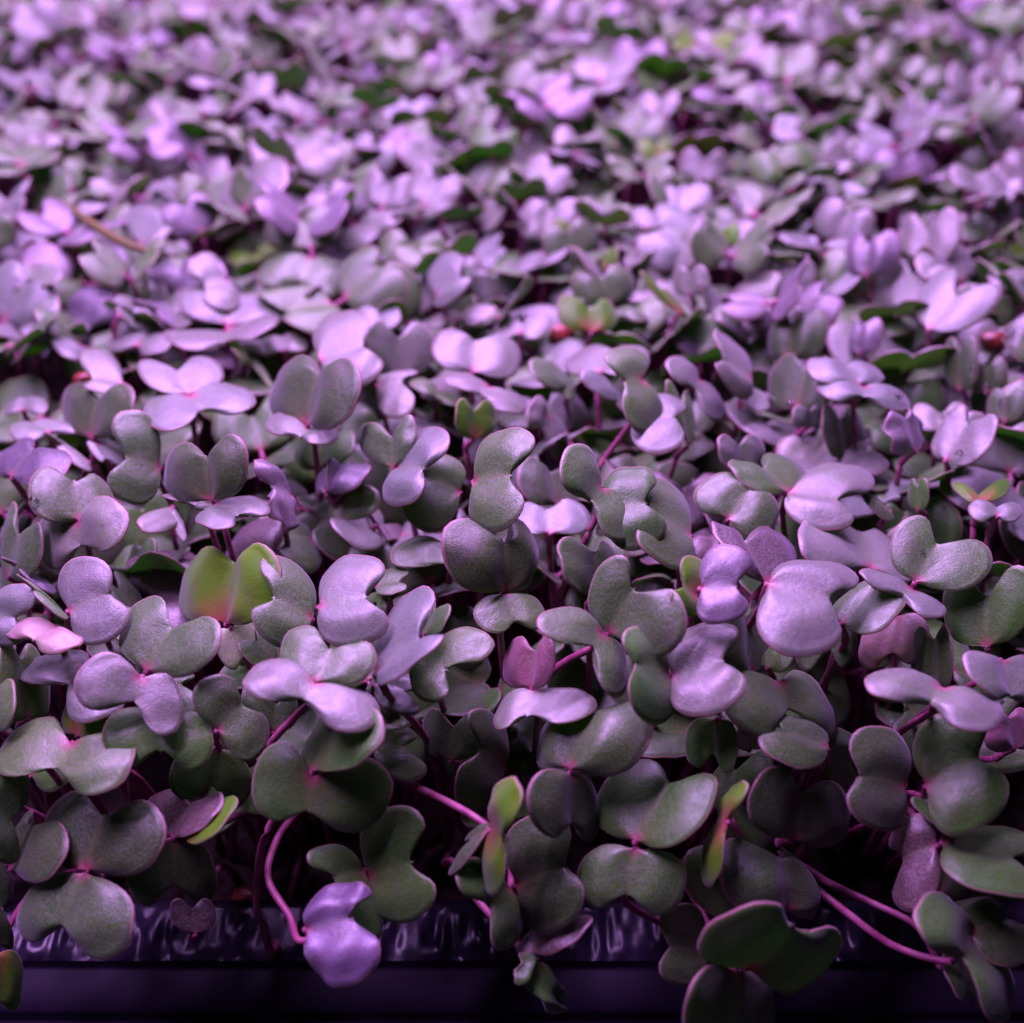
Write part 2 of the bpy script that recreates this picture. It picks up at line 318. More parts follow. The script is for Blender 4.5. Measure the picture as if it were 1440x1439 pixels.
# one line per seedling: panel | height step | label | leaves "class: Bx By Nx Ny Lx Ly Rx Ry" ... | optional stem points
DATA = """
# ---- front left
P4|0|yellow-green heart-shaped seedling standing above a cream leaf, left of centre|y: 915 455 960 215 722 290 1108 290; c: 930 470 985 590 885 560 1080 470
P4|1|folded grey-violet seedling with red stalk, in front of the cream leaf|nv: 590 645 700 465 525 420 888 575
P4|2|silvery bow-tie seedling with red stalk touching its top, at left|l: 575 668 545 765 302 670 738 840|580 690 640 860
P4|1|silver-lavender seedling with notch facing right, near left edge|l: 275 400 438 335 300 195 430 530; n: 272 420 170 335 100 290 200 400
P4|1|pale lavender seedling cut by the left edge, beside the pink one|l: -50 400 60 430 90 290 5 540
P4|1|pale pink seedling under the silver-lavender one near left edge|k: 230 465 130 520 55 430 310 540
P4|-1|violet sliver seedling behind the pale ones at left edge|p: 215 300 100 235 60 205 170 300
P4|1|grey-green seedling with notch facing left, right of the yellow-green heart|n: 1265 435 1100 345 1190 178 1130 530
P4|2|large smooth lavender seedling with notch facing right, left of centre|l: 1290 385 1490 342 1410 157 1420 523
P4|3|big pale lavender seedling pair above a pink stem, front left of centre|l: 1280 695 1235 765 1002 640 1525 850; n: 1280 690 1345 552 1140 520 1515 620|1250 780 1110 920 1060 1020
P4|1|grey-violet seedling with notch facing right, above the green front leaves|n: 880 885 985 775 808 690 1060 985
P4|-1|small grey lobed seedling tucked behind the silvery bow-tie|n: 630 720 740 700 720 645 770 800
P4|1|bright green seedling lying under the silvery bow-tie, front left|g: 650 800 650 978 420 900 867 930
P4|-1|dull green seedling hanging below the bright green one, front left|g: 880 950 860 1115 690 1060 1020 1120
P4|1|wide olive and violet seedling crossing the left edge, lower left|n: 290 935 232 1042 -5 930 527 1040
P1|1|pale rounded seedling at the left edge above the dark front pair|n: -60 260 52 330 70 85 0 495
P4|0|curved lavender seedling left of the silvery bow-tie|l: 370 640 275 700 130 590 450 825
P4|-1|dark upright seedling with reddish base near left edge|n: 110 840 90 600 0 690 197 700
P4|-1|dark seedling slice at the left edge below the pale ones|d: -60 700 -20 560 -80 600 46 610
P4|0|shiny seedling slice at the left edge above the olive one|n: -40 880 -20 720 -100 800 62 790
P4|-1|yellow-green edged seedling left of the bright green one|y: 310 905 335 755 250 800 425 840
P4|-1|cream seedling peeping between the silver-lavender and folded ones|c: 440 430 550 520 570 410 500 540
P4|-2|dusky seedling behind the folded grey-violet one|d: 560 420 475 310 440 350 540 285
P4|-1|green round seedling behind the big pale pair|g: 1110 600 1035 520 1000 590 1100 505
P4|-1|grey crinkled seedling behind the pink stem, left of centre|n: 1110 890 1118 775 983 740 1217 800
P1|2|green seedling with red junction below the big pale pair|g: 1262 130 1345 -60 1226 0 1520 -10; g: 1268 150 1245 285 1018 140 1583 240|1160 260 1060 430 1040 680
P4|-2|dark curled seedling with green glow, in the gap at left|g: 540 270 565 150 503 210 620 180; d: 590 280 660 200 600 290 742 170
P1|1|large dark seedling bow above the pale one, lower left corner|d: 350 530 428 300 150 340 650 420; n: 345 538 250 752 70 670 515 780
P1|0|maroon seedling with one yellow-green lobe, lower left|m: 700 400 775 265 608 280 900 300; y: 745 405 860 255 750 330 900 340; d: 700 395 705 590 517 560 887 560
P1|0|tiny maroon bud seedling on the tray rim at lower left|m: 790 790 780 690 692 700 876 700
P1|-1|dark seedling behind the large dark bow, lower left|d: 40 520 130 345 45 400 240 500
P1|0|green seedling slice at the bottom left edge over the rim|y: -20 870 -10 1060 -100 960 104 960
P1|-1|dark seedling hugging the left edge above the rim|d: -80 620 20 690 10 490 10 840
# ---- front centre left
P2|0|green seedling pair with red centre behind the purple crumpled leaf|g: 165 560 350 495 240 272 330 743; g: 150 530 20 560 -20 425 190 818
P2|3|bright purple crumpled seedling hanging over the tray rim|Pw: -90 770 118 715 20 582 85 992|-120 810 -150 720 -240 560 -200 400 -120 290
P2|1|dark seedling pair with red centre at front, left of centre|d: 765 590 955 520 810 303 920 778; g: 740 595 655 675 560 495 770 836
P2|3|narrow yellow-green seedling seen edge-on at the end of a pink stem|y: 668 350 712 395 740 158 640 620; d: 655 365 575 410 600 345 500 530|590 310 440 230 310 170
P2|2|small seedling with twisted lower leaf hanging over the rim near centre|m: 825 870 940 755 808 790 1040 790; gw: 850 885 812 985 790 905 975 1080|770 830 600 640
P2|2|grey-green seedling pair stacked above and below a red junction, front centre|g: 1245 415 1380 185 1120 200 1547 310; n: 1250 440 1215 637 1014 540 1452 600|1200 640 1350 740 1500 800
P5|2|large green heart seedling with hanging lower leaf at centre front|nh: 990 1045 1065 805 817 880 1258 925; d: 985 1055 985 1260 845 1170 1122 1210
P5|1|small red-purple heart seedling standing on a lavender leaf, centre|r: 828 712 850 552 709 610 917 600; l: 838 718 810 835 671 800 1082 765
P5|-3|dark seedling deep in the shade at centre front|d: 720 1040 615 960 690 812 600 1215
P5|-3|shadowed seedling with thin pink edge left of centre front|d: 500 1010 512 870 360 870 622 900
P5|0|grey cupped seedling curled at its edge, left of the shadowed gap|n: 178 950 320 955 270 858 330 1087
# ---- front right
P3|3|narrow green seedling seen edge-on at front, right of centre|y: 235 330 200 325 285 157 130 592
P3|0|grey-green seedling behind the narrow green one|g: 205 410 300 490 380 295 140 680
P3|-1|olive seedling half hidden above the narrow green one|g: 250 255 275 125 160 210 427 115
P3|0|dark violet sheened seedling right of the narrow green one|d: 500 410 540 203 335 225 735 330
P3|1|dark domed seedling below the violet sheened one, front right|dh: 470 690 465 470 288 570 662 620
P3|3|very large dark seedling over the rim at front right|df: 320 925 508 742 165 760 640 960; df: 270 930 255 1240 38 1110 478 1110
P3|1|dark seedling left of the very large dark one|d: 150 860 10 840 60 660 50 1000
P3|1|tall dark olive seedling with notch facing left, right side|d: 960 190 785 150 880 -55 860 370
P3|2|large violet-sheened seedling with olive patch, right front|g: 1040 190 1262 70 1090 -98 1250 375
P3|2|small narrow leaf seedling under the large violet-sheened one|g: 1150 355 1060 260 1030 290 1110 262
P3|2|maroon-edged seedling pair with notch facing left, lower right|m: 1085 425 940 488 985 305 1015 690; g: 1110 415 1400 480 1410 350 1310 620
P3|-1|dark seedling wedge behind the maroon-edged pair|d: 1100 620 1170 465 1098 500 1227 570
P3|3|twisted grey-green seedling at the bottom right corner|g: 1225 800 1190 880 1030 650 1420 1110; d: 1210 785 1370 720 1160 650 1440 900|1130 900 900 830 655 650
P3|0|small dark seedling by the rim at bottom right|d: 1170 880 1215 1030 1133 930 1287 990|1010 760 820 660 650 580
# ---- centre
P5|2|folded silver seedling with notch facing right, left of centre gap|lv: 192 658 388 515 320 362 360 650
P5|1|wide grey seedling reaching right toward the dark gap|n: 380 570 488 640 640 480 370 750
P5|0|lavender seedling with a dark hole, under the folded silver one|l: 190 700 325 730 370 670 290 822
P5|-1|small green seedling beside the big pale pair|g: 250 690 200 740 175 690 230 850
P5|-1|green seedling peeping behind the folded silver one|g: 390 500 440 400 385 420 476 440
P5|0|small grey seedling lobe right of the large smooth lavender one|n: 200 300 290 280 270 225 260 332; g: 240 330 200 370 165 340 220 420
P5|1|large dark shiny heart seedling at centre|dhf: 715 325 722 110 512 180 893 170; n: 722 330 765 440 603 420 882 390
P5|0|grey seedling wing left of the dark shiny heart|n: 505 155 475 210 262 150 640 280
P5|2|folded violet seedling with red stalk right of centre|nv: 1140 490 1245 305 1088 260 1440 520; n: 1115 492 1075 550 888 400 1220 715|1080 550 960 610 850 700
P5|0|grey-green seedling behind the folded violet one, right of centre|n: 1105 335 1085 165 950 200 1190 220
P5|2|green-tipped seedling joined to a lavender one, right of centre|g: 1385 655 1250 617 1300 462 1345 858; l: 1390 670 1610 600 1505 445 1550 818
P6|3|very large lavender seedling with a crumpled tip at right|l: 400 290 652 345 640 172 500 556
P6|3|violet bow-tie seedling beside a green sliver, right of centre|p: 130 310 285 300 225 136 205 458; y: 110 335 62 300 128 185 65 412
P6|1|maroon-green seedling behind the crumpled-tip one|m: 390 292 302 125 185 130 505 170
P6|0|dark grey seedling below the violet bow-tie|d: 330 655 312 420 220 530 425 520
P6|0|green patch seedling under the crumpled-tip one|g: 400 630 450 550 385 570 495 610
P6|0|dark round seedling under the crumpled-tip one|n: 680 400 650 560 530 560 767 530
P6|1|grey-green seedling right of the crumpled-tip one|n: 700 450 830 310 690 350 905 430
P6|0|wide grey seedling below the dark grey one, right of centre|n: 440 690 490 800 245 790 692 800
P6|1|round grey-green seedling with pink neighbour, front right of centre|g: 200 835 185 990 76 930 290 965; k: 330 965 330 870 266 890 393 890
P6|1|bright-edged green seedling under the wide grey one|n: 645 960 450 890 530 805 490 1000
P6|-1|mid green seedling stacked behind the bright-edged one|g: 640 1000 745 1020 700 870 680 1180
P6|0|orange-pink seedling in the shade at right|k: 920 420 905 575 765 545 1050 500
P6|0|dark round seedling right of the orange-pink one|d: 1080 705 1080 510 980 600 1157 590
P6|-1|olive seedling behind the long pale one at right|g: 1150 640 1290 700 1220 600 1280 760
P6|3|long pale seedling stretching to lower right, right side|l: 1110 715 1065 768 808 670 1345 860
P6|1|dark glossy green seedling cut by the right edge|g: 1290 550 1290 335 1103 380 1485 330
P6|2|pale seedling cut by the right edge below the glossy green one|l: 1350 600 1385 745 1203 620 1520 650
P6|2|folded violet seedling on a red stem, right side|nv: 1000 285 1090 125 916 85 1298 245; l: 985 315 955 335 785 235 1112 425|960 350 925 400 900 520
P6|0|wide lavender and green seedling behind the crumpled-tip one|l: 820 230 770 75 518 120 985 220
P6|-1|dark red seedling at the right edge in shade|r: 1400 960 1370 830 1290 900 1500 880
# ---- middle left
Q1|2|large lavender seedling with four lobes, upper left|l: 765 390 715 282 562 310 895 290; l: 770 395 822 450 590 490 1012 380|790 560 800 640
Q1|2|dark violet heart seedling with red base, left of centre|d: 1245 515 1300 300 1108 355 1443 400; l: 1250 528 1215 560 1087 480 1364 565
Q1|1|two-toned tall seedling left of the small dark heart|n: 650 685 505 640 560 450 530 832
Q1|2|small dark green heart seedling with red stalk at left|df: 862 820 838 636 648 705 987 655; l: 868 832 965 882 820 920 1066 820
Q1|1|thin pale seedling edge left of the small dark heart base|l: 850 835 790 840 672 785 850 850
Q1|1|dark purple seedling at the left edge, mid height|q: 45 725 140 602 -15 610 225 700
Q1|1|pale upright seedling behind the pinkish hull, left|l: 500 345 375 330 400 208 430 390
Q1|0|dark seedling carrying a hull, left|d: 370 565 395 405 245 430 540 440
Q1|0|pale triangular seedling near left edge, mid height|l: 360 660 260 590 225 560 320 670
Q1|0|small lavender seedling below the dark hull one|l: 390 590 430 650 503 640 370 600
Q1|1|wide lavender seedling with dark centre near left edge|l: 315 905 335 1000 137 1010 497 880; n: 320 900 300 730 120 790 480 840
Q1|-1|grey seedling sloping at the left edge|n: 30 1130 80 950 0 900 150 1040
Q1|0|curved pale seedling near left edge, upper middle|l: 230 150 200 170 95 100 340 240
Q1|1|long pale seedling pointing down, upper left|l: 480 70 520 105 530 0 625 165
Q1|0|pale seedling right of the long one, upper left|l: 560 190 600 150 460 160 690 200
Q1|0|broad lavender seedling above the left edge row|l: 100 0 90 60 -20 50 230 20
Q1|0|pale seedling left of the four-lobed one|l: 200 540 130 500 60 560 330 520
Q1|0|light green-white seedling at left edge, mid height|l: 90 450 100 400 20 450 190 440
Q1|0|lavender seedling front left of centre gap|l: 700 840 740 900 560 920 730 960
Q1|1|glossy dark curled seedling with droplets, left of centre|pw: 1180 800 1100 760 1080 645 1170 930
Q1|0|shiny violet seedling behind the glossy curled one|ph: 1320 790 1360 680 1268 720 1440 700
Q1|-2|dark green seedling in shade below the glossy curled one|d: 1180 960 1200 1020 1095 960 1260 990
Q1|0|olive seedling under the dark violet heart|g: 1290 690 1310 580 1198 620 1440 590
Q1|0|narrow pale seedling slanting beside the dark violet heart|c: 1010 240 1020 270 925 180 1105 355
Q1|0|small round lavender seedling between bigger ones, upper left|l: 700 130 710 60 630 80 790 60
Q1|0|lavender seedling above the narrow pale one|l: 880 10 890 60 800 0 975 40
Q1|0|pale wide seedling behind the dark violet heart|l: 1150 210 1140 150 1040 190 1240 170
# ---- middle centre
Q2|2|large pale lavender seedling standing tall, left of centre|l: -30 250 148 195 20 38 110 347
Q2|0|broad lavender seedling right of the tall pale one|l: 290 310 285 150 150 190 420 200
Q2|1|puffy lavender seedling above a slanting narrow leaf, centre|l: 590 300 600 165 424 190 790 250
Q2|1|slanting narrow lavender seedling at centre|l: 650 360 625 385 482 300 805 450
Q2|0|narrow grey seedling left of the slanting one|n: 450 370 440 395 343 325 580 420
Q2|1|pale seedling behind the three-lobed one, left of centre|l: 200 350 310 335 300 275 280 472
Q2|1|small yellow-green heart seedling above centre|y: 598 570 597 455 515 470 682 475
Q2|2|three-lobed lavender seedling left of the centre row|n: 270 690 265 560 123 570 350 525; l: 280 685 390 690 440 515 260 833
Q2|1|creased grey-green seedling right of the three-lobed one|n: 540 785 392 720 480 622 390 936
Q2|3|bulging violet bow-tie seedling at centre|n: 590 740 750 715 740 518 670 940
Q2|0|mauve seedling behind the dark shiny heart|l: 905 950 890 850 745 900 1067 890
Q2|-1|dark green seedling right of the bulging bow-tie|d: 930 840 900 700 785 730 1057 800
Q2|3|narrow violet seedling twisted edge-on, right of centre|n: 1110 765 1065 820 950 620 1235 965; g: 1125 860 1300 825 1200 664 1270 1000|1050 970 1000 1080
Q2|3|narrow upright seedling on a thick pink stem, right of centre|n: 1275 330 1205 335 1200 180 1320 535; l: 1240 480 1400 480 1350 380 1330 622|1240 490 1110 670 1060 780
Q2|1|pale lavender seedling left of the narrow upright one|l: 1100 300 1160 205 973 240 1290 250; l: 1110 305 1190 395 1055 330 1200 440
Q2|0|round dark-sided seedling left of the pale lavender one|n: 1000 360 930 265 845 300 960 370
Q2|0|lavender seedling below the slanting narrow one|l: 890 470 870 520 820 430 970 620
Q2|1|yellow-green winged seedling behind centre|y: 1070 140 1060 40 935 40 1177 60
Q2|0|flat pale seedling above centre, behind the puffy one|l: 780 140 790 100 675 100 900 100
Q2|0|thin pale seedling near the puffy one, behind|l: 520 90 540 60 400 90 680 50
Q2|1|violet seedling with notch facing left, right of centre|n: 1475 960 1318 875 1390 735 1400 1082
Q2|0|violet blistered seedling left of the three-lobed one|p: 60 790 60 680 0 720 140 740
Q2|-1|arched grey seedling over the dark hanging leaf|n: 60 900 50 800 0 850 208 810; m: 200 920 250 980 150 850 340 940
Q2|0|pale round seedling above the tall pale one|l: 200 120 210 50 115 80 300 80
# ---- middle right
Q3|1|grey lobed seedling right of the narrow upright one|l: 335 330 215 250 270 130 290 366
Q3|1|slanting narrow seedling left of the grey lobed one|l: 125 330 105 370 5 240 230 480
Q3|0|green-grey upright seedling left of the slanting narrow one|g: 80 600 50 440 5 400 112 460
Q3|2|pale lavender seedling pair spread wide, right of centre|l: 760 350 720 268 568 275 868 290; l: 790 360 790 400 604 325 994 405
Q3|0|broad dark grey seedling behind the wide pale pair|d: 520 445 560 275 390 330 660 360
Q3|0|large dark domed seedling with violet top, right|dh: 500 250 500 90 380 150 622 130
Q3|0|small purple ball-like seedling at right|ph: 780 225 780 110 710 160 842 150
Q3|1|green seedling joined to a pale leaf, right of centre|g: 488 790 375 680 285 715 527 660; l: 482 790 690 815 750 648 600 896
Q3|1|rounded two-lobed grey-green seedling, right of centre|n: 240 895 328 770 125 750 430 925
Q3|0|pale seedling behind the rounded two-lobed one|l: 290 700 285 590 195 620 382 620
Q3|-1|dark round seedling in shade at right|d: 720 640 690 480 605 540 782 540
Q3|1|curled purple seedling beside the glinting droplets|pw: 1000 620 960 480 915 560 1032 530
Q3|1|smooth lavender seedling right of the glinting droplets|l: 1120 655 1215 500 1105 530 1315 600
Q3|0|flat lavender seedling behind the glinting droplets|l: 1100 540 1100 460 985 470 1212 460
Q3|1|yellow-green seedling shaped like a V near the right edge|y: 1260 830 1255 800 1148 755 1392 745
Q3|1|flat pale seedling at the right edge below the V-shaped one|l: 1330 880 1330 845 1218 850 1435 860
Q3|0|small green seedling standing near right edge|g: 1010 855 1010 760 968 790 1052 790
Q3|0|dark grey seedling near the right edge by the droplets|d: 1360 500 1370 400 1290 420 1450 420
Q3|0|dusky seedling left of the red hull|d: 1180 370 1180 210 1108 260 1245 260
Q3|0|green dusky seedling under the red hull|d: 1290 380 1290 270 1208 310 1372 310
Q3|1|large pale seedling reaching right, upper right|l: 1050 130 1170 -20 1040 -90 1305 20
Q3|0|dark wrinkled seedling below the wide pale pair|d: 900 860 800 780 740 720 860 870
Q3|0|small pale triangular seedling, right of centre|l: 320 350 400 400 330 440 455 430; c: 350 465 440 480 400 465 540 515
Q3|0|lavender round seedling above the dark shade, right|l: 570 520 570 450 508 480 630 480
# ---- back row landmarks
T2|1|bright green two-lobed seedling in the blurred back, right|y: 590 700 592 645 540 660 645 660
T2|1|yellow-green narrow seedling leaning, behind centre right|y: 470 880 420 815 380 790 490 870
T2|1|small green lobed seedling in blur behind centre|y: 265 760 268 715 245 730 292 715
T2|1|olive yellow seedling in blur, right of centre|y: 160 670 160 625 110 635 212 645
T2|1|yellow seedling in the far blur, right of centre|y: 420 450 410 405 355 415 455 410
T2|1|rounded pale seedling beside the purple one, upper right|l: 1160 750 1170 640 1085 670 1262 650
T2|1|dusky purple seedling left of the rounded pale one|ph: 1000 780 1000 680 920 710 1082 700
T2|1|ball-shaped pale seedling in blur right of centre|l: 500 830 500 765 448 790 552 790
T2|1|large pale clump-leaved seedling at upper right|l: 1260 790 1210 720 1150 760 1300 720; l: 1265 800 1260 850 1200 870 1345 830
T2|1|pale seedling at the right edge, upper part|l: 1400 800 1380 780 1350 790 1460 760
T2|1|pale seedling with rounded lobes near right edge, far|l: 1350 590 1370 530 1320 540 1430 520
T2|1|pale heart seedling at the top centre right blur|l: 80 330 75 260 0 280 160 260
T2|1|grey seedling mound in blur right of centre|l: 480 600 480 540 410 560 560 550
T1|1|pale two-lobed seedling beside the dry stalk|l: 400 690 470 640 350 590 440 705
T1|1|pale bow-tie seedling below the dry stalk|l: 640 790 570 800 560 720 650 880
T1|1|pale notched seedling in blur above centre|l: 1230 840 1300 780 1230 725 1270 845
T1|1|ridged pale seedling in the far blur, left of centre|l: 800 480 790 400 712 400 890 460
T1|1|lavender seedling with green shadow in blur, left|l: 690 600 690 500 608 560 800 480
T1|1|pale oval seedling at the left edge, far|l: 0 620 20 560 -60 580 72 600
T1|1|bright pale seedling left of the ridged one|l: 510 390 480 340 430 300 540 370
T1|1|wide pale seedling left edge beneath the far oval|l: 90 740 80 790 35 790 175 780
"""

GROUP = 'seedlings growing close together in the tray'
heroes = []
def make_seedling(label, leaves, lvl, stem_px, seed):
    r = random.Random(seed)
    junction = leaves[0][1][0]
    org = at(junction[0], junction[1], lvl*.0045)
    depth_k = (org-CAM)@FWD
    root = bpy.data.objects.new('seedling', None); COL.objects.link(root)
    root.empty_display_size = .004
    petioles = []
    made = []
    for cls, pts, fl in leaves:
        ratio = math.dist(pts[0], pts[1])/math.dist(pts[2], pts[3])
        if ratio < .29: fl += 'b'
        n, s = solve(*pts, flip='f' in fl, ny=.25 if 'b' in fl else .465)
        rd = ray(*pts[0]); rd = rd/np.linalg.norm(rd)
        c = -(n@rd)
        if c < .42:
            n = n - rd*(.42-c)*1.15; n /= np.linalg.norm(n)
        b0 = CAM + ray(*pts[0])*depth_k
        W = [plane_hit(q[0], q[1], b0, n) for q in pts]
        ext = max(np.linalg.norm(W[3]-W[0]), np.linalg.norm(W[2]-W[0]), np.linalg.norm(W[3]-W[2])*.75)
        if ext > .021: W = [W[0] + (q-W[0])*.021/ext for q in W]; print('CAP', label, round(ext*1000, 1))
        made.append((cls, W, n, fl))
        petioles.append(b0)
    # junction sits a little under the leaf bases
    apex = sum(petioles)/len(petioles)
    inward = -sum(m[2] for m in made)/len(made)
    apex = apex + inward*.0022 + np.array([0, .0, -.0018])
    base_y = max(apex[1] + r.uniform(-.002, .008), .108 + r.uniform(0, .01))
    foot = np.array([apex[0] + r.uniform(-.007, .007), base_y, SOIL - .001])
    root.location = foot
    for cls, W, n, fl in made:
        sz = np.linalg.norm(W[3]-W[2])/1.04
        kw = dict(fold=r.uniform(-.02, .16), dome=r.uniform(.035, .07), curl=r.uniform(0, .22), droop=r.uniform(-.1, .25), wrinkle=r.uniform(.004, .014))
        if 'w' in fl: kw.update(wrinkle=.06, curl=.25, dome=.09, fold=.12)
        if 'b' in fl: kw.update(shape='b')
        if 'h' in fl: kw.update(dome=.11, curl=.35, fold=.05, droop=.9)
        if 'v' in fl: kw.update(fold=.16, curl=.05)
        if max(np.linalg.norm(W[3]-W[0]), np.linalg.norm(W[2]-W[0])) > .024: print('BIG', label, cls, round(sz*1000,1))
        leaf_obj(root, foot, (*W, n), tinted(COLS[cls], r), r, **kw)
    # stem
    if stem_px:
        pts = [apex]
        for i, (x, y) in enumerate(stem_px):
            pts.append(CAM + ray(x, y)*(depth_k + .004*(i+1)))
        if pts[-1][2] > SOIL + .006:
            dr = (pts[-1]-pts[-2])/np.linalg.norm(pts[-1]-pts[-2])
            pts.append(pts[-1] + dr*.005 + np.array([0, .004, -.004]))
            pts.append(pts[-1] + dr*.003 + np.array([0, .004, -.010]))
            pts.append(np.array([pts[-1][0], max(pts[-1][1]+.004, .114), SOIL-.001]))
        pts = np.array(pts); foot2 = foot
    else:
        mid = apex*.55 + foot*.45 + np.array([r.uniform(-.003, .003), r.uniform(.001, .004) if apex[1] < .11 else r.uniform(-.003, .003), .004])
        pts = np.array([apex, mid, foot])
    V, F = tube_arrays(pts, [.00048, .00056, .0007])
    for b in petioles:
        v, f = tube_arrays([apex, (apex+b)/2 + inward*.0004, b], [.00062, .00055, .0004])
        F += [tuple(q+len(V) for q in ff) for ff in f]; V = np.vstack([V, v])
    link('stem', mesh_from('stem', V-foot, F, [MAT_STEM]), root)
    root['label'] = label; root['category'] = 'seedling'; root['group'] = GROUP
    cx = sum(project(m[1][0]+ (m[1][1]-m[1][0])*.6)[0] for m in made)/len(made)
    cy = sum(project(m[1][0]+ (m[1][1]-m[1][0])*.6)[1] for m in made)/len(made)
    heroes.append((cx, cy, label, root))
    return root

k = 0
footprints = []
for line in DATA.strip().splitlines():
    line = line.strip()
    if not line or line.startswith('#'): continue
    f = [q.strip() for q in line.split('|')]
    ox, oy, sc = PAN[f[0]]
    conv = lambda nums: [(ox+nums[i]/sc, oy+nums[i+1]/sc) for i in range(0, len(nums), 2)]
    leaves = []
    for lf in f[3].split(';'):
        c, nums = lf.split(':'); c = c.strip()
        pts = conv([float(q) for q in nums.split()])
        leaves.append((c[0], pts, c[1:]))
        footprints.append(pts)
    stem = conv([float(q) for q in f[4].split()]) if len(f) > 4 and f[4] else None
    make_seedling(f[2], leaves, float(f[1]), stem, k*13+5); k += 1
print('hand placed', len(heroes))

# ------------------------------------------------------------------ repeated seedlings: a set of forms, then copies
def proto_arrays(seed):
    """two cotyledons + stem around the origin (apex at 0,0,0)"""
    r = random.Random(seed); parts = []
    W = r.uniform(.0165, .0215)
    for s in (0, 1):
        yaw = math.pi*s + r.uniform(-.45, .45); el = r.uniform(.0, .85)
        d = np.array([math.cos(yaw)*math.cos(el), math.sin(yaw)*math.cos(el), math.sin(el)])
        lat = np.array([-math.sin(yaw), math.cos(yaw), r.uniform(-.35, .35)]); lat -= d*(lat@d); lat /= np.linalg.norm(lat)
        n = np.cross(d, lat); n = n if n[2] > 0 else -n
        w = W*r.uniform(.85, 1.12)/1.04
        B = d*.0016
        Nn = B + d*.465*w
        Lp = B + d*.33*w*r.uniform(.8, 1.1) - lat*.52*w*r.uniform(.85, 1.05)
        Rp = B + d*.33*w*r.uniform(.8, 1.1) + lat*.52*w*r.uniform(.85, 1.05)
        parts.append((B, Nn, Lp, Rp, n))
    stem = [np.array([0, 0, 0]), np.array([r.uniform(-.003, .003), r.uniform(-.003, .003), -.02]), np.array([r.uniform(-.006, .006), r.uniform(-.006, .006), -.0555])]
    kws = [dict(fold=r.uniform(-.05, .4), dome=r.uniform(.03, .08), curl=r.uniform(-.1, .45), droop=r.uniform(-.5, .35), wrinkle=r.uniform(.005, .02)) for _ in (0, 1)]
    return parts, stem, kws
NPRO = 16
protos = []
for i in range(NPRO):
    parts, stem, kws = proto_arrays(100+i)
    lv = []
    for p, kw in zip(parts, kws):
        V, F, MI, E, D, M = leaf_arrays(*p, random.Random(i*7), ns=16, nt=6, **kw)
        lv.append((V, F, MI, E, D, M, mesh_from('cotyledon', V, F, [MAT_LEAF, MAT_UNDER], MI, dict(edge=E, base=D, mid=M))))
    SV, SF = tube_arrays(stem, [.0006, .0007, .0008], 6)
    for p in parts:
        v, f = tube_arrays([np.zeros(3), p[0]*.5, p[0]], [.0006, .0005, .0004], 6)
        SF = SF + [tuple(q+len(SV) for q in ff) for ff in f]; SV = np.vstack([SV, v])
    protos.append((lv, SV, SF, mesh_from('stem', SV, SF, [MAT_STEM])))

# scatter
r2 = random.Random(21)
cands = []
grid = {}
def far_enough(x, y, d):
    gx, gy = int(x//.01), int(y//.01)
    for i in (-1, 0, 1):
        for j in (-1, 0, 1):
            for (a, b) in grid.get((gx+i, gy+j), ()):
                if (a-x)**2+(b-y)**2 < d*d: return False
    grid.setdefault((gx, gy), []).append((x, y)); return True
foot_c = []
for pts in footprints:
    c = (np.array(pts[0])*.4+np.array(pts[1])*.6); rad = max(np.hypot(*(np.array(pts[3])-np.array(pts[2])))*.42, 12)
    foot_c.append((c[0], c[1], rad))
for _ in range(26000):
    y = r2.uniform(.108, .62); hw = .05 + y*.56
    x = r2.uniform(-hw, hw)
    if not far_enough(x, y, .0084 if y < .2 else .0082): continue
    px, py, z = project((x, y, 0))
    lift = r2.gauss(0, .0045)
    over = any((px-a)**2+(py-b)**2 < (q*.9)**2 for a, b, q in foot_c)
    if py > 760: lift = -.018 - r2.random()*.012
    if py > 760 and r2.random() < .4: continue
    else:
        g = min(1, max(0, (py-330)/330)); g = g*g*(3-2*g)
        if over: lift = -.004 - g*.007 - r2.random()*.006
        elif g > 0: lift = lift*(1-g*.4) - g*(.008+r2.random()*.006)
    if y < .125: lift -= .006
    cands.append((z, x, y, lift, px, py))
cands.sort()
inside = [c for c in cands if -40 < c[4] < 1480 and c[5] > -30]
outside_ = [c for c in cands if not (-40 < c[4] < 1480 and c[5] > -30)]
print('scatter inside', len(inside), 'outside', len(outside_))
NIND = 300 - len(heroes)
lows = [c for c in inside if c[3] < -.009]; tops = [c for c in inside if c[3] >= -.009]
ind = sorted(lows[:min(len(lows), NIND//3)] + tops[:NIND - min(len(lows), NIND//3)])
indset = set(id(c) for c in ind)

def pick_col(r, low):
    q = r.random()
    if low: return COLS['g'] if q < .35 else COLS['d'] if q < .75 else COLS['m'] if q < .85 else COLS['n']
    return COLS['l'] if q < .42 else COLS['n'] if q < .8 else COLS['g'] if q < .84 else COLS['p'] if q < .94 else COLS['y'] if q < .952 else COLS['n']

def colword(c):
    best = min(COLS, key=lambda k: sum((a-b)**2 for a, b in zip(COLS[k], c[:3])))
    return {'n':'lavender-green','l':'pale lavender','g':'green','y':'yellow-green','d':'dark green','m':'maroon','p':'purple','P':'purple','q':'dark violet','k':'pink','c':'cream','r':'red-purple'}[best]

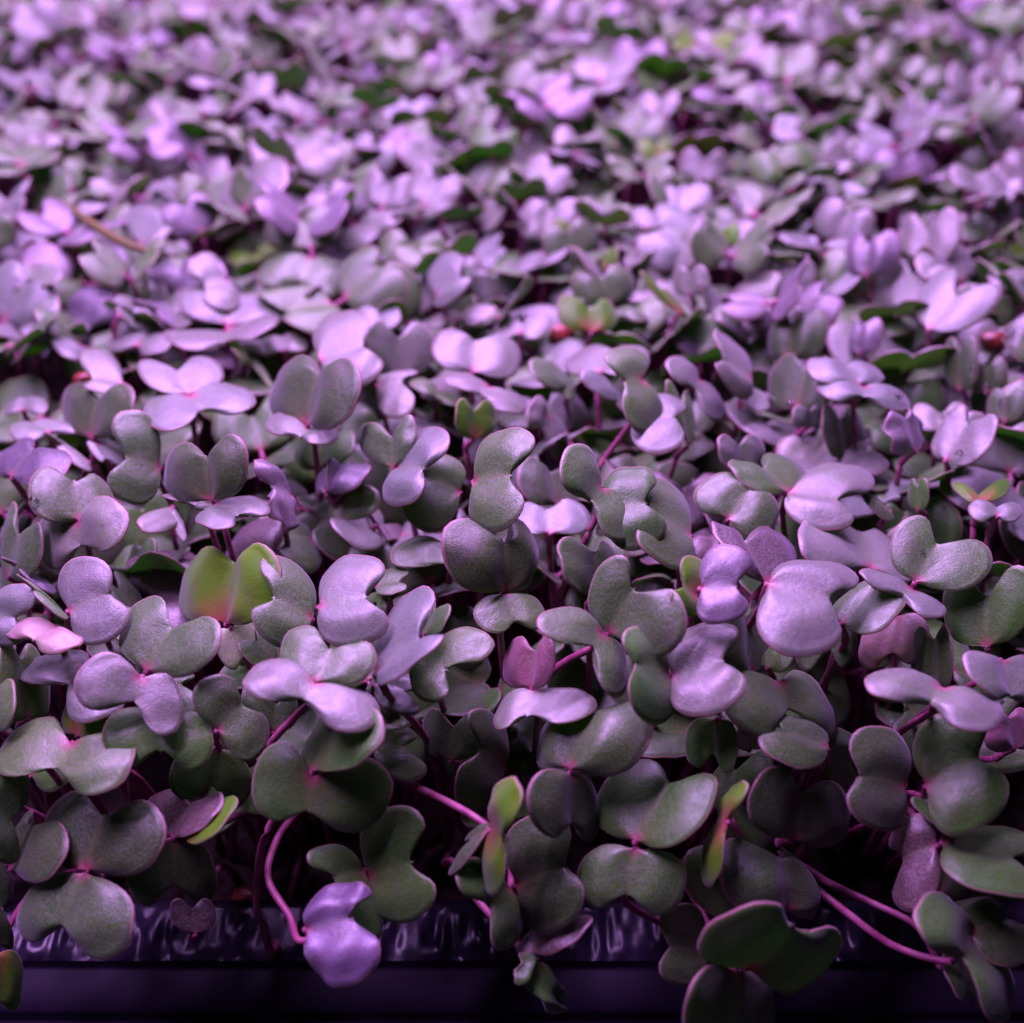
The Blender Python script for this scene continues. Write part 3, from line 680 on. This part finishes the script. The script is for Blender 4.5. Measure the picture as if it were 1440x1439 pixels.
used = {h[2] for h in heroes}
land = list(heroes)
def where(px, py, low, cw, size):
    near = sorted(land, key=lambda h: (h[0]-px)**2+(h[1]-py)**2)
    for h in near[:14]:
        dx, dy = px-h[0], py-h[1]
        rels = []
        if abs(dx) > abs(dy)*1.6: rels = ['right of' if dx > 0 else 'left of']
        elif abs(dy) > abs(dx)*1.6: rels = ['behind' if dy < 0 else 'in front of']
        else: rels = [('behind and right of' if dx > 0 else 'behind and left of') if dy < 0 else ('in front and right of' if dx > 0 else 'in front and left of')]
        dist = math.hypot(dx, dy)
        pre = 'just ' if dist < 60 else '' if dist < 120 else 'well '
        for rel in rels:
            w = ('low ' if low else '') + cw + ' seedling ' + pre + rel + ' the ' + h[2]
            if w not in used and len(w.split()) <= 16:
                used.add(w); return w
    w = cw + ' blurred seedling about %s of the photo' % ('left' if px < 720 else 'right')
    return w

for c in ind:
    z, x, y, lift, px, py = c
    lv, SV, SF, sm = protos[r2.randrange(NPRO)]
    root = bpy.data.objects.new('seedling', None); COL.objects.link(root); root.empty_display_size = .004
    root.location = (x, y, lift); root.rotation_euler = (r2.uniform(-.1, .35), r2.uniform(-.25, .25), r2.uniform(0, 6.28))
    s = r2.uniform(.82, 1.12); root.scale = (s, s, s)
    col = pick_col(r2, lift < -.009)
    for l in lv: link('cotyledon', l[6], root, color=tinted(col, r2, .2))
    link('stem', sm, root)
    px2, py2, _ = project((x, y, lift))
    root['label'] = where(px2, py2, lift < -.009, colword(col), s); root['category'] = 'seedling'; root['group'] = GROUP

# everything further back: one mass
VV = []; FF = []; MM = []; EE = []; DD = []; MD = []; TT = []; off = 0
from mathutils import Euler
for c in inside + outside_:
    if id(c) in indset: continue
    z, x, y, lift, px, py = c
    if c in outside_ and (abs(x) > .36): continue
    lv, SV, SF, sm = protos[r2.randrange(NPRO)]
    s = r2.uniform(.66, 1.0)
    Rm = np.array(Euler((r2.uniform(-.25, .25), r2.uniform(-.25, .25), r2.uniform(0, 6.28))).to_matrix())*s
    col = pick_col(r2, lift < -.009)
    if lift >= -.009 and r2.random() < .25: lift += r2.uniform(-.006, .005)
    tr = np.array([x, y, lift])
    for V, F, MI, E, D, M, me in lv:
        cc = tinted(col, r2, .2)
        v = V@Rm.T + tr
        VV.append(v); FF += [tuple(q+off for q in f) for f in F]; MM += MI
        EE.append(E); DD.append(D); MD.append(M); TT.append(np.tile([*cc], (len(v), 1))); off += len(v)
    v = SV@Rm.T + tr
    VV.append(v); FF += [tuple(q+off for q in f) for f in SF]; MM += [2]*len(SF); off += len(v)
    EE.append(np.zeros(len(v))); DD.append(np.ones(len(v))); MD.append(np.ones(len(v))); TT.append(np.tile([.2, .1, .1, 1], (len(v), 1)))
bed_me = mesh_from('seedling_bed', np.vstack(VV), FF, [MAT_SLEAF, MAT_SUNDER, MAT_STEM], MM, dict(edge=np.concatenate(EE), base=np.concatenate(DD), mid=np.concatenate(MD)))
ta = bed_me.attributes.new('tint', 'FLOAT_COLOR', 'POINT'); ta.data.foreach_set('color', np.vstack(TT).astype(np.float32).ravel())
bed = link('seedling_bed', bed_me); bed['kind'] = 'stuff'
bed['label'] = 'out of focus mass of lavender seedlings filling the back of the tray'; bed['category'] = 'seedlings'
print('bed faces', len(FF))

# ------------------------------------------------------------------ tray, soil, shelf
def grid_mesh(name, x0, x1, nx, y0, y1, ny, zf, mat):
    xs = np.linspace(x0, x1, nx); ys = np.linspace(y0, y1, ny)
    V = [(x, y, zf(x, y)) for y in ys for x in xs]
    F = [(j*nx+i, j*nx+i+1, (j+1)*nx+i+1, (j+1)*nx+i) for j in range(ny-1) for i in range(nx-1)]
    return mesh_from(name, V, F, [mat])
rs = random.Random(3)
so = link('soil', grid_mesh('soil', -.42, .42, 240, .101, .66, 160, lambda x, y: SOIL + rs.uniform(-.0018, .0018), MAT_SOIL))
so['kind'] = 'stuff'; so['label'] = 'dark crumbly soil under the seedlings inside the tray'; so['category'] = 'soil'

YR = .0985; ZR = -.050
def profile_mesh(name, prof, xs, mat, jitter=None):
    V = []; n = len(prof)
    for i, x in enumerate(xs):
        for k, (y, z) in enumerate(prof):
            dy, dz = jitter(x, i, k) if jitter else (0, 0)
            V.append((x, y+dy, z+dz))
    F = [(i*n+k, (i+1)*n+k, (i+1)*n+k+1, i*n+k+1) for i in range(len(xs)-1) for k in range(n-1)]
    return mesh_from(name, V, F, [mat])
tray = bpy.data.objects.new('growing_tray', None); COL.objects.link(tray); tray.location = (0, 0, 0)
tray['label'] = 'black plastic growing tray whose ribbed rim shows below the front seedlings'; tray['category'] = 'tray'
# ribbed glossy upper wall, leaning outwards
rr = random.Random(5)
xs = np.linspace(-.40, .40, 1600)
ribph = np.cumsum([rr.uniform(.010, .024) for _ in xs])*math.pi*2*2.2
amp = np.interp(xs, np.linspace(-.40, .40, 60), [rr.uniform(.15, 1) for _ in range(60)])
NK = 14
crk = [(rr.uniform(-1, 1), rr.uniform(0, 6.28), rr.uniform(.15, .45)) for _ in range(720)]
def rib(x, i, k):
    a = max(0.0, math.sin(math.pi*k/(NK-1)))**.4
    u = i/2.5; i0 = int(u); f = u-i0; f = f*f*(3-2*f)
    g = lambda q: crk[q][0]*math.sin(k*crk[q][2]+crk[q][1])
    c = g(i0)*(1-f) + g(i0+1)*f
    return (-.0003*a*amp[i]*math.sin(ribph[i]+k*.12), .0009*c*a)
wall = profile_mesh('ribbed_wall', [(YR-.0080*(k/(NK-1)), ZR-.0016*(k/(NK-1))-.0020*max(0,k/(NK-1)-.8)) for k in range(NK)], xs, MAT_FILM, rib)
link('ribbed_wall', wall, tray)
inner = profile_mesh('inner_wall', [(YR, ZR), (YR+.001, ZR+.0003), (YR+.002, ZR-.001), (YR+.0030, SOIL-.006)], np.linspace(-.40, .40, 20), MAT_TRAY)
link('inner_wall', inner, tray)
YL = YR-.0080; ZL = ZR-.0020
lip = [(YL, ZL), (YL-.0003, ZL-.0012), (YL-.0007, ZL-.0015), (YL-.0012, ZL-.0014), (YL-.0045, ZL-.0026), (YL-.0062, ZL-.0034), (YL-.0066, ZL-.0040), (YL-.0066, ZL-.0052), (YL-.0076, ZL-.0056), (YL-.0140, ZL-.0066), (YL-.0150, ZL-.0076), (YL-.0148, ZL-.014)]
link('lip', profile_mesh('lip', lip, np.linspace(-.40, .40, 40), MAT_TRAY), tray)
for sx in (-1, 1):
    V = [(sx*.40, YR, ZR), (sx*.40, .66, ZR), (sx*.402, .66, ZR-.03), (sx*.402, YR, ZR-.03), (sx*.395, YR, ZR), (sx*.395, .66, ZR), (sx*.397, .66, ZR-.03), (sx*.397, YR, ZR-.03)]
    link('side_wall', mesh_from('side_wall', V, [(0,1,2,3),(7,6,5,4),(0,4,5,1),(3,2,6,7)], [MAT_TRAY]), tray)
V = [(-.40, .66, ZR), (.40, .66, ZR), (.40, .663, ZR-.03), (-.40, .663, ZR-.03)]
link('back_wall', mesh_from('back_wall', V, [(0,1,2,3)], [MAT_TRAY]), tray)
link('base', mesh_from('base', [(-.40, YR, ZR-.03), (.40, YR, ZR-.03), (.40, .66, ZR-.03), (-.40, .66, ZR-.03)], [(0,1,2,3)], [MAT_TRAY]), tray)
sh = link('shelf', grid_mesh('shelf', -.9, .9, 4, -.3, 1.1, 4, lambda x, y: ZR-.034, MAT_SHELF)); sh['kind'] = 'structure'

# ------------------------------------------------------------------ small things lying on the leaves
bpy.context.view_layer.update()
dg = bpy.context.evaluated_depsgraph_get()
def cast(px, py):
    d = ray(px, py); d = d/np.linalg.norm(d)
    ok, loc, nor, _, _, _ = SC.ray_cast(dg, Vector(CAM), Vector(d))
    return (np.array(loc), np.array(nor)) if ok else (at(px, py), np.array([0, 0, 1.0]))
def blob(name, px, py, rad, mat, squash=.75, label='', cat='', group=None, bumpy=0, long=1.0, seed=0, color=None):
    loc, nor = cast(px, py); r = random.Random(seed)
    if nor @ ray(px, py) > 0: nor = -nor
    nv = Vector(nor)
    V = []; F = []; nu, nvv = 16, 10
    ph = r.uniform(0, 6)
    for j in range(nvv+1):
        th = math.pi*j/nvv
        for i in range(nu):
            f = 2*math.pi*i/nu
            k = 1 + bumpy*math.sin(3*f+ph+2*th)
            V.append((rad*long*k*math.sin(th)*math.cos(f), rad*k*math.sin(th)*math.sin(f), rad*squash*math.cos(th)))
    for j in range(nvv):
        for i in range(nu): F.append((j*nu+i, (j+1)*nu+i, (j+1)*nu+(i+1)%nu, j*nu+(i+1)%nu))
    o = link(name, mesh_from(name, V, F, [mat]))
    o.location = loc + nor*rad*squash*.45
    o.rotation_mode = 'QUATERNION'; o.rotation_quaternion = nv.to_track_quat('Z', 'Y')
    o['label'] = label; o['category'] = cat
    if group: o['group'] = group
    return o
DG = 'water droplets sitting on the leaves'
for i, (x, y, rd, lb) in enumerate([
    (1302, 613, .0011, 'largest glinting water droplet beside the curled purple seedling at right'),
    (1307, 632, .0008, 'smaller glinting droplet just below the largest one at right'),
    (1112, 571, .0009, 'round droplet under the broad grey leaf right of centre'),
    (1274, 665, .0008, 'clear droplet on a dark leaf below the glinting pair'),
    (535, 752, .0005, 'tiny droplet at the tip of the dark hanging leaf left of centre'),
    (48, 706, .0008, 'droplet near the left edge beside the dark purple leaf'),
    (432, 684, .0006, 'droplet on the dark curled seedling left of centre'),
    (436, 676, .0004, 'tiniest droplet of the pair on the dark curled seedling'),
    (1081, 508, .0010, 'blurred droplet on the grey leaf top right of centre'),
    (1393, 505, .0010, 'droplet just below the red seed hull at right edge'),
    (978, 648, .0007, 'droplet on the curled lavender leaf right of centre'),
    (1412, 568, .0010, 'droplet on the lavender leaf at the right edge'),
    (940, 524, .0005, 'tiny droplet at the waist of the narrow upright leaf'),
    (1262, 560, .0009, 'droplet on the smooth leaf right of the pale spread pair'),
    (1330, 585, .0010, 'droplet behind the glinting pair at right'),
    (1350, 640, .0008, 'droplet right of the glinting pair'),
    (1385, 545, .0011, 'larger droplet under the grey leaf near right edge'),
    (1240, 600, .0008, 'droplet left of the curled purple seedling at right'),
    (1420, 470, .0011, 'droplet right of the red seed hull'),
    (1368, 520, .0007, 'small droplet left below the red seed hull'),
    (1297, 777, .0004, 'pinprick droplet on the folded violet leaf at right')]):
    blob('water_droplet', x, y, rd, MAT_WATER, .75, lb, 'droplet', DG, seed=i)
HG = 'seed hulls caught among the leaves'
for i, (x, y, rd, lg, lb) in enumerate([
    (1397, 482, .0022, 1.3, 'bright red seed hull among wet leaves at the right edge'),
    (118, 536, .0017, 1.2, 'pinkish brown seed hull on the dark leaf at left'),
    (788, 470, .0020, 1.5, 'orange red seed hull behind the yellow-green leaf near centre'),
    (832, 600, .0020, 1.2, 'dull red seed hull left of the thick pink stem'),
    (345, 1262, .0016, 1.5, 'orange brown seed hull on the soil by the front rim')]):
    blob('seed_hull', x, y, rd, MAT_HULL, .7, lb, 'seed hull', HG, .12, lg, seed=i+50)
# a long dry stalk lying over the leaves at upper left
pts = [at(90, 285, .006), at(140, 322, .008), at(190, 348, .008), at(255, 362, .006)]
V, F = tube_arrays(pts, [.0007, .0011, .0009, .0003])
st = link('dry_stalk', mesh_from('dry_stalk', V, F, [simple_mat('dry_stalk', (.09, .11, .02), .55, .3, 500, (.12, .08, .03), .4)]))
st['label'] = 'thin brown stalk lying across the blurred leaves at upper left'; st['category'] = 'stalk'

# ------------------------------------------------------------------ light: violet grow lamps over the tray
def area(name, loc, aim, sx, sy, power, col):
    l = bpy.data.lights.new(name, 'AREA'); l.shape = 'RECTANGLE'; l.size = sx; l.size_y = sy; l.energy = power; l.color = col
    o = bpy.data.objects.new(name, l); COL.objects.link(o); o.location = loc
    o.rotation_euler = (Vector(aim)-Vector(loc)).to_track_quat('-Z', 'Y').to_euler()
    return o
LC = (.68, .33, 1.0)
area('grow_lamp', (-.03, .235, .35), (0, .20, 0), .50, .02, 5.0, LC)
area('grow_lamp', (-.05, .36, .34), (0, .32, 0), .60, .02, 4.9, LC)
area('grow_lamp', (-.05, .56, .34), (0, .48, 0), .60, .02, 4.9, LC)
w = bpy.data.worlds.new('World'); SC.world = w; w.use_nodes = True
bg = w.node_tree.nodes['Background']; bg.inputs[0].default_value = (.32, .24, .46, 1); bg.inputs[1].default_value = .06

cam = bpy.data.cameras.new('Camera'); co = bpy.data.objects.new('Camera', cam); COL.objects.link(co)
co.location = CAM; co.rotation_euler = (math.radians(90)-PITCH, 0, 0)
cam.sensor_fit = 'HORIZONTAL'; cam.angle = math.radians(50)
cam.clip_start = .005; cam.clip_end = 20
cam.dof.use_dof = True; cam.dof.focus_distance = .159; cam.dof.aperture_fstop = 12.0
SC.camera = co
SC.view_settings.view_transform = 'Standard'; SC.view_settings.look = 'None'
SC.view_settings.exposure = 0; SC.view_settings.gamma = 1
